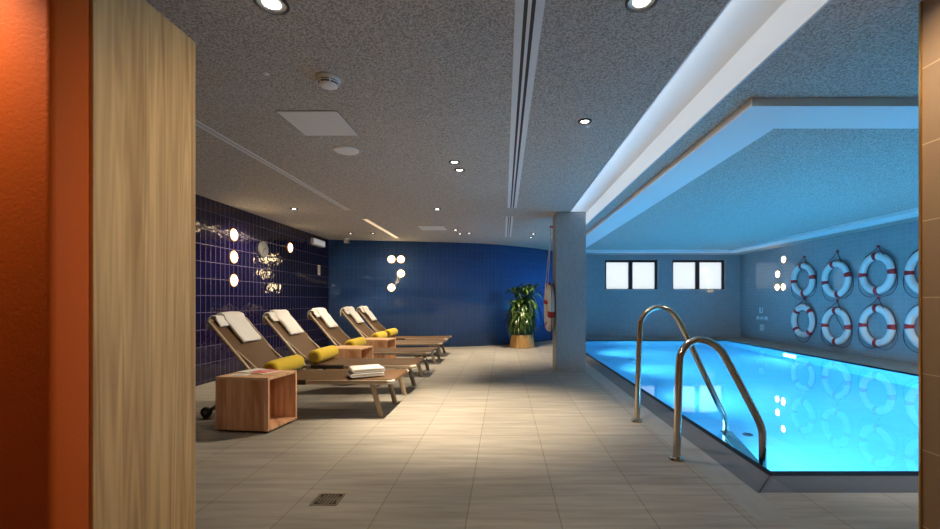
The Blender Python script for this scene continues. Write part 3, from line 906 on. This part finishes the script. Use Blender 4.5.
r = thing('exit_luminaire', (XL, 9.22, 2.235), 0, 'white emergency luminaire box high on the navy wall', 'emergency light')
m = MB(); m.box(0, .07, -.29, .29, 0, .13, bev=.008); m.build('housing', M['plastic'], r)
m = MB(); m.box(.07, .073, -.275, .275, .018, .105); m.build('lit_face', M['exit'], r)
r = thing('wall_switch', (XL, 9.33, 1.63), 0, 'small white switch plate on the navy wall below the emergency light', 'switch')
m = MB(); m.box(0, .014, -.055, .055, 0, .21, bev=.004); m.build('plate', M['plastic'], r)
m = MB(); m.box(.014, .022, -.035, .035, .03, .10, bev=.003); m.box(.014, .022, -.035, .035, .115, .185, bev=.003); m.build('rocker', M['clockface'], r)

# signs on the lifebuoy wall
r = thing('wall_dispenser', (XR, 12.13, .74), 0, 'small white outlined bracket above the pictogram strip', 'bracket')
m = MB(); m.box(-.02, 0, -.07, -.045, 0, .16); m.box(-.02, 0, .045, .07, 0, .16); m.box(-.02, 0, -.045, .045, 0, .03); m.build('bracket', M['sign'], r)
r = thing('pictogram_strip', (XR, 12.1, .54), 0, 'wide pictogram strip low on the lifebuoy wall', 'sign')
m = MB(); m.box(-.008, 0, -.28, .28, 0, .125); m.build('plate', M['signplate'], r)
m = MB()
m.box(-.0095, -.008, -.25, -.14, .03, .10); m.box(-.0095, -.008, -.10, -.02, .05, .08); m.box(-.0095, -.008, .0, .10, .03, .055); m.box(-.0095, -.008, .0, .04, .06, .10); m.box(-.0095, -.008, .14, .25, .03, .10)
m.build('pictograms', M['sign'], r)
r = thing('notice_plate', (XR, 12.1, .24), 0, 'small striped notice plate lowest on the lifebuoy wall', 'sign')
m = MB(); m.box(-.008, 0, -.11, .11, 0, .2); m.build('plate', M['signplate'], r)
m = MB()
for k in range(4): m.box(-.0095, -.008, -.09, .09, .025 + .045 * k, .048 + .045 * k)
m.build('printed_lines', M['sign'], r)

# ------------------------------------------------------------------ ceiling fittings
def spot(parent, loc, power, col, size=math.radians(95), blend=.7, rad=.04, rot=(0, 0, 0)):
    d = bpy.data.lights.new('spot_lamp', 'SPOT'); d.energy = power; d.color = col; d.spot_size = size; d.spot_blend = blend; d.shadow_soft_size = rad
    o = link(bpy.data.objects.new('spot_lamp', d)); o.location = loc; o.rotation_euler = rot
    if parent: o.parent = parent
    return o
WARM = (1.0, .80, .56)
NEUT = (1.0, .90, .78)
def downlight(x, y, rad, label, power, col=WARM, lens='lens', size=100, tilt=(0, 0, 0), rim='black', grp='recessed ceiling downlights'):
    r = thing('recessed_downlight', (x, y, H), 0, label, 'downlight', grp)
    m = MB(); m.lathe([(rad, 0), (rad, -.006), (rad - .008, -.012), (rad * .84, -.010), (rad * .82, -.001)], (0, 0, 0), 'Z', 36); m.build('rim', M[rim], r, smooth=True)
    m = MB(); m.lathe([(rad * .83, -.001), (rad * .80, -.003), (.002, -.003)], (0, 0, 0), 'Z', 32); m.build('reflector', M['plastic'], r, smooth=True)
    m = MB(); m.lathe([(rad * .52, -.0031), (rad * .5, -.005), (.002, -.006)], (0, 0, 0), 'Z', 32); m.build('lit_lens', M[lens], r, smooth=True)
    if power: spot(r, (0, 0, -.03), power, col, math.radians(size), .8, .03, tilt)
    return r
R_ = math.radians
downlight(-1.056, 2.00, .075, 'large black-rimmed downlight above the oak partition', 38, size=80, tilt=(R_(18), R_(-22), 0))
downlight(.62, 1.985, .072, 'large black-rimmed downlight beside the light trough at the near end', 66, tilt=(R_(6), R_(56), 0), size=70)
downlight(.61, 3.32, .052, 'small black-rimmed downlight beside the trough, halfway to the column', 45)
downlight(-.485, 4.30, .055, 'nearer downlight of the pair above the walkway', 420, tilt=(0, R_(-4), 0), size=72)
downlight(-.46, 4.56, .055, 'farther downlight of the pair above the walkway', 155, tilt=(0, R_(34), 0))
downlight(-.99, 6.52, .055, 'lone downlight above the middle loungers', 125, tilt=(0, R_(28), 0))
downlight(-.93, 8.45, .05, 'downlight nearest the small ceiling panel far down the room', 240, tilt=(0, R_(5), 0))
downlight(-.90, 8.95, .05, 'downlight just behind the one by the far ceiling panel', 0)
downlight(-.70, 8.85, .05, 'outer downlight of the far trio, toward the air slot', 0)
downlight(.58, 9.45, .05, 'downlight before the plant, nearer the walkway', 198)
downlight(.60, 8.95, .05, 'downlight before the plant, nearer the column', 0)
downlight(-3.10, 6.50, .055, 'downlight above the navy wall lamps', 120, col=WARM, size=125, tilt=(0, R_(20), 0))
downlight(-3.10, 8.9, .05, 'downlight in the corner near the security camera', 0)
downlight(-2.65, 8.9, .05, 'downlight between the corner one and the lit slot', 88)

r = thing('smoke_detector', (-1.07, 2.68, H), 0, 'round white smoke detector with dark slots on the ceiling', 'smoke detector')
m = MB(); m.lathe([(.072, 0), (.074, -.012), (.066, -.022)], (0, 0, 0), 'Z', 36); m.build('base', M['plastic'], r, smooth=True)
m = MB(); m.lathe([(.060, -.022), (.056, -.040)], (0, 0, 0), 'Z', 32); m.build('smoke_chamber', M['black'], r, smooth=True)
m = MB()
m.lathe([(.058, -.029), (.065, -.029), (.065, -.0325), (.058, -.0325)], (0, 0, 0), 'Z', 32)
m.lathe([(.056, -.038), (.05, -.047), (.035, -.055), (.002, -.058)], (0, 0, 0), 'Z', 32)
for k in range(6):
    a = k * PI / 3
    m.box(.050, .0645, -.003, .003, -.041, -.022, mat=Matrix.Rotation(a, 4, 'Z'))
m.build('cap', M['plastic'], r, smooth=True)
r = thing('ceiling_sensor', (-1.42, 2.62, H), 0, 'tiny white sensor button on the ceiling beside the smoke detector', 'sensor')
m = MB(); m.lathe([(.018, 0), (.018, -.004), (.009, -.009), (.001, -.01)], (0, 0, 0), 'Z', 20); m.build('button', M['plastic'], r, smooth=True)
r = thing('ceiling_sensor', (.65, 3.42, H), 0, 'tiny white sensor button beside the small downlight by the trough', 'sensor')
m = MB(); m.lathe([(.016, 0), (.016, -.004), (.008, -.009), (.001, -.01)], (0, 0, 0), 'Z', 20); m.build('button', M['plastic'], r, smooth=True)
def panel(x, y, w_, d_, label, sk=0.0):
    r = thing('access_panel', (x, y, H), 0, label, 'access panel')
    m = MB(); m.box(-w_ / 2, w_ / 2, -d_ / 2, d_ / 2, -.006, 0, bev=.002); m.build('flap', M['hatch'], r)
    m = MB(); t = .006
    for b_ in ((-w_ / 2 - t, w_ / 2 + t, -d_ / 2 - t, -d_ / 2 - .001), (-w_ / 2 - t, w_ / 2 + t, d_ / 2 + .001, d_ / 2 + t), (-w_ / 2 - t, -w_ / 2 - .001, -d_ / 2, d_ / 2), (w_ / 2 + .001, w_ / 2 + t, -d_ / 2, d_ / 2)):
        m.box(b_[0], b_[1], b_[2], b_[3], -.003, 0)
    m.build('edge_bead', M['greyplastic'], r)
M['hatch'] = mat('pale grey hatch paint', (.74, .72, .69), .8)
panel(-1.41, 3.37, .43, .46, 'square pale access hatch in the ceiling near the smoke detector')
panel(-1.34, 8.25, .48, .48, 'pale access hatch in the ceiling far down by the blue wall')
r = thing('ceiling_speaker', (-1.42, 3.96, H), 0, 'round white flush speaker disc on the ceiling', 'speaker')
m = MB(); m.lathe([(.112, 0), (.112, -.008), (.10, -.014)], (0, 0, 0), 'Z', 40); m.build('rim', M['plastic'], r, smooth=True)
m = MB(); m.lathe([(.10, -.0135), (.098, -.016), (.002, -.017)], (0, 0, 0), 'Z', 36); m.build('grille', M['plastic'], r, smooth=True)
r = thing('security_camera', (-3.45, 9.62, H), 0, 'small white security camera in the ceiling corner by the blue wall', 'camera')
m = MB(); m.lathe([(.05, 0), (.05, -.015), (.02, -.02), (.02, -.04)], (0, 0, 0), 'Z', 20); m.build('mount', M['plastic'], r, smooth=True)
m = MB(); m.box(-.04, .07, -.035, .035, -.105, -.04, bev=.01, mat=Matrix.Rotation(-.5, 4, 'Z')); m.build('body', M['plastic'], r)
m = MB(); m.lathe([(.022, .07), (.022, .076), (.002, .077)], (0, 0, -.072), 'X', 16); ln = m.build('camera_lens', M['black'], r); ln.rotation_euler.z = -.5

# slot diffusers: white profile with two dark slots
def slot(x, y0, y1, w_, label, lit=False, nslots=2):
    r = thing('slot_diffuser', (x, y0, H), 0, label, 'slot diffuser', 'linear ceiling slots')
    ln = y1 - y0
    m = MB()
    if nslots == 2:
        a = w_ / 2; s = w_ * .115
        for x0, x1 in ((-a, -a + w_ * .30), (-s * .55, s * .55), (a - w_ * .30, a)):
            m.box(x0, x1, 0, ln, -.003, 0)
        m.box(-a, a, 0, .01, -.0028, 0); m.box(-a, a, ln - .01, ln, -.0028, 0)
    else:
        a = w_ / 2
        m.box(-a, -a + w_ * .22, 0, ln, -.003, 0); m.box(a - w_ * .22, a, 0, ln, -.003, 0)
        m.box(-a, a, 0, .01, -.0028, 0); m.box(-a, a, ln - .01, ln, -.0028, 0)
    m.build('profile', M['white'], r)
    m = MB(); m.box(-w_ * .4, w_ * .4, .01, ln - .01, -.001, 0)
    m.build('lit_diffuser' if lit else 'dark_slot', M['strip'] if lit else M['black'], r)
slot(.118, 1.2, 6.45, .135, 'long white double air slot in the ceiling leading to the column')
slot(.09, 7.1, 9.4, .125, 'short white double air slot in the ceiling beyond the column')
slot(-2.34, 2.2, 6.6, .07, 'long thin ceiling slot above the loungers', lit=False)
slot(-2.32, 7.33, 9.6, .10, 'short warm glowing ceiling slot over the far loungers', lit=True, nslots=1)

# ------------------------------------------------------------------ lights
def area(name, loc, rot, sx, sy, power, col, spread=None):
    d = bpy.data.lights.new(name, 'AREA'); d.shape = 'RECTANGLE'; d.size = sx; d.size_y = sy; d.energy = power; d.color = col
    if spread: d.spread = spread
    o = link(bpy.data.objects.new(name, d)); o.location = loc; o.rotation_euler = rot
    return o
POOLC = (.23, .71, 1.0)
for y in (4.0, 6.2, 8.4, 10.6):
    area('pool_lamp', (PX0 + .06, y, -.48), (0, R_(-90), 0), .5, .4, 45, POOLC, R_(105))       # faces +X
for x in (2.8, 4.9):
    area('pool_lamp', (x, PY0 + .06, -.62), (R_(90), 0, 0), .5, .4, 9, POOLC)
for y in (5.2, 9.4):
    area('pool_lamp', (PX1 - .05, y, -.62), (0, R_(90), 0), .5, .4, 18, POOLC)
# LED strip along the trough's left ledge, shining across
area('trough_strip_lamp', (TX0 + .03, (TY0 + TY1) / 2, H + .06), (0, R_(-115), 0), .03, TY1 - TY0 - .3, 6, (.92, .95, 1.0))
# lit slot, orange-wall downlight, and two added unseen lamps brightening floor and brown wall
area('slot_lamp', (-2.32, 8.45, H - .015), (0, 0, 0), .05, 2.1, 7, (1, .72, .42))
for x, y, p in ((-1.75, 1.14, 50), (.2, -.6, 120), (1.25, 1.72, 33)):
    downlight(x, y, .06, 'corridor downlight ' + ('close to the orange wall' if x < -1 else 'added unseen behind the viewer' if x < 1 else 'added unseen to brighten the brown tile wall'), p, tilt=(0, R_(-42) if x > 1 else 0, 0))

for k, x in enumerate((2.7, 4.2, 5.7)):  # unseen lamps added as neutral fill for the lifebuoys and pool walls
    downlight(x, 2.25, .055, 'added unseen downlight above the near pool deck, ' + ('added unseen to brighten the brown tile wall', 'middle of three', 'close to the lifebuoy wall')[k], 170, NEUT, tilt=(R_(35), R_(-15), 0))
wd = bpy.data.worlds.new('daylight'); SC.world = wd; wd.use_nodes = True
bg = wd.node_tree.nodes['Background']; bg.inputs['Color'].default_value = (.93, .96, 1, 1); bg.inputs['Strength'].default_value = .85

# ------------------------------------------------------------------ camera and view
cd = bpy.data.cameras.new('camera'); cam = link(bpy.data.objects.new('camera', cd))
cam.location = (0, 0, 1.1); cam.rotation_euler = (R_(90), 0, 0)
cd.sensor_width = 36; cd.sensor_fit = 'HORIZONTAL'; cd.lens = 440 / 940 * 36
cd.shift_x = -34 / 940; cd.shift_y = 35.5 / 940
cd.clip_start = .05
SC.camera = cam
vs = SC.view_settings
vs.view_transform = 'Standard'; vs.look = 'None'; vs.gamma = 1; vs.use_curve_mapping = False
vs.exposure = 0.58
cy = SC.cycles
cy.max_bounces = 14; cy.diffuse_bounces = 6; cy.glossy_bounces = 5; cy.transmission_bounces = 8; cy.transparent_max_bounces = 8
cy.sample_clamp_indirect = 6.0; cy.use_denoising = True
cy.caustics_reflective = True; cy.caustics_refractive = True
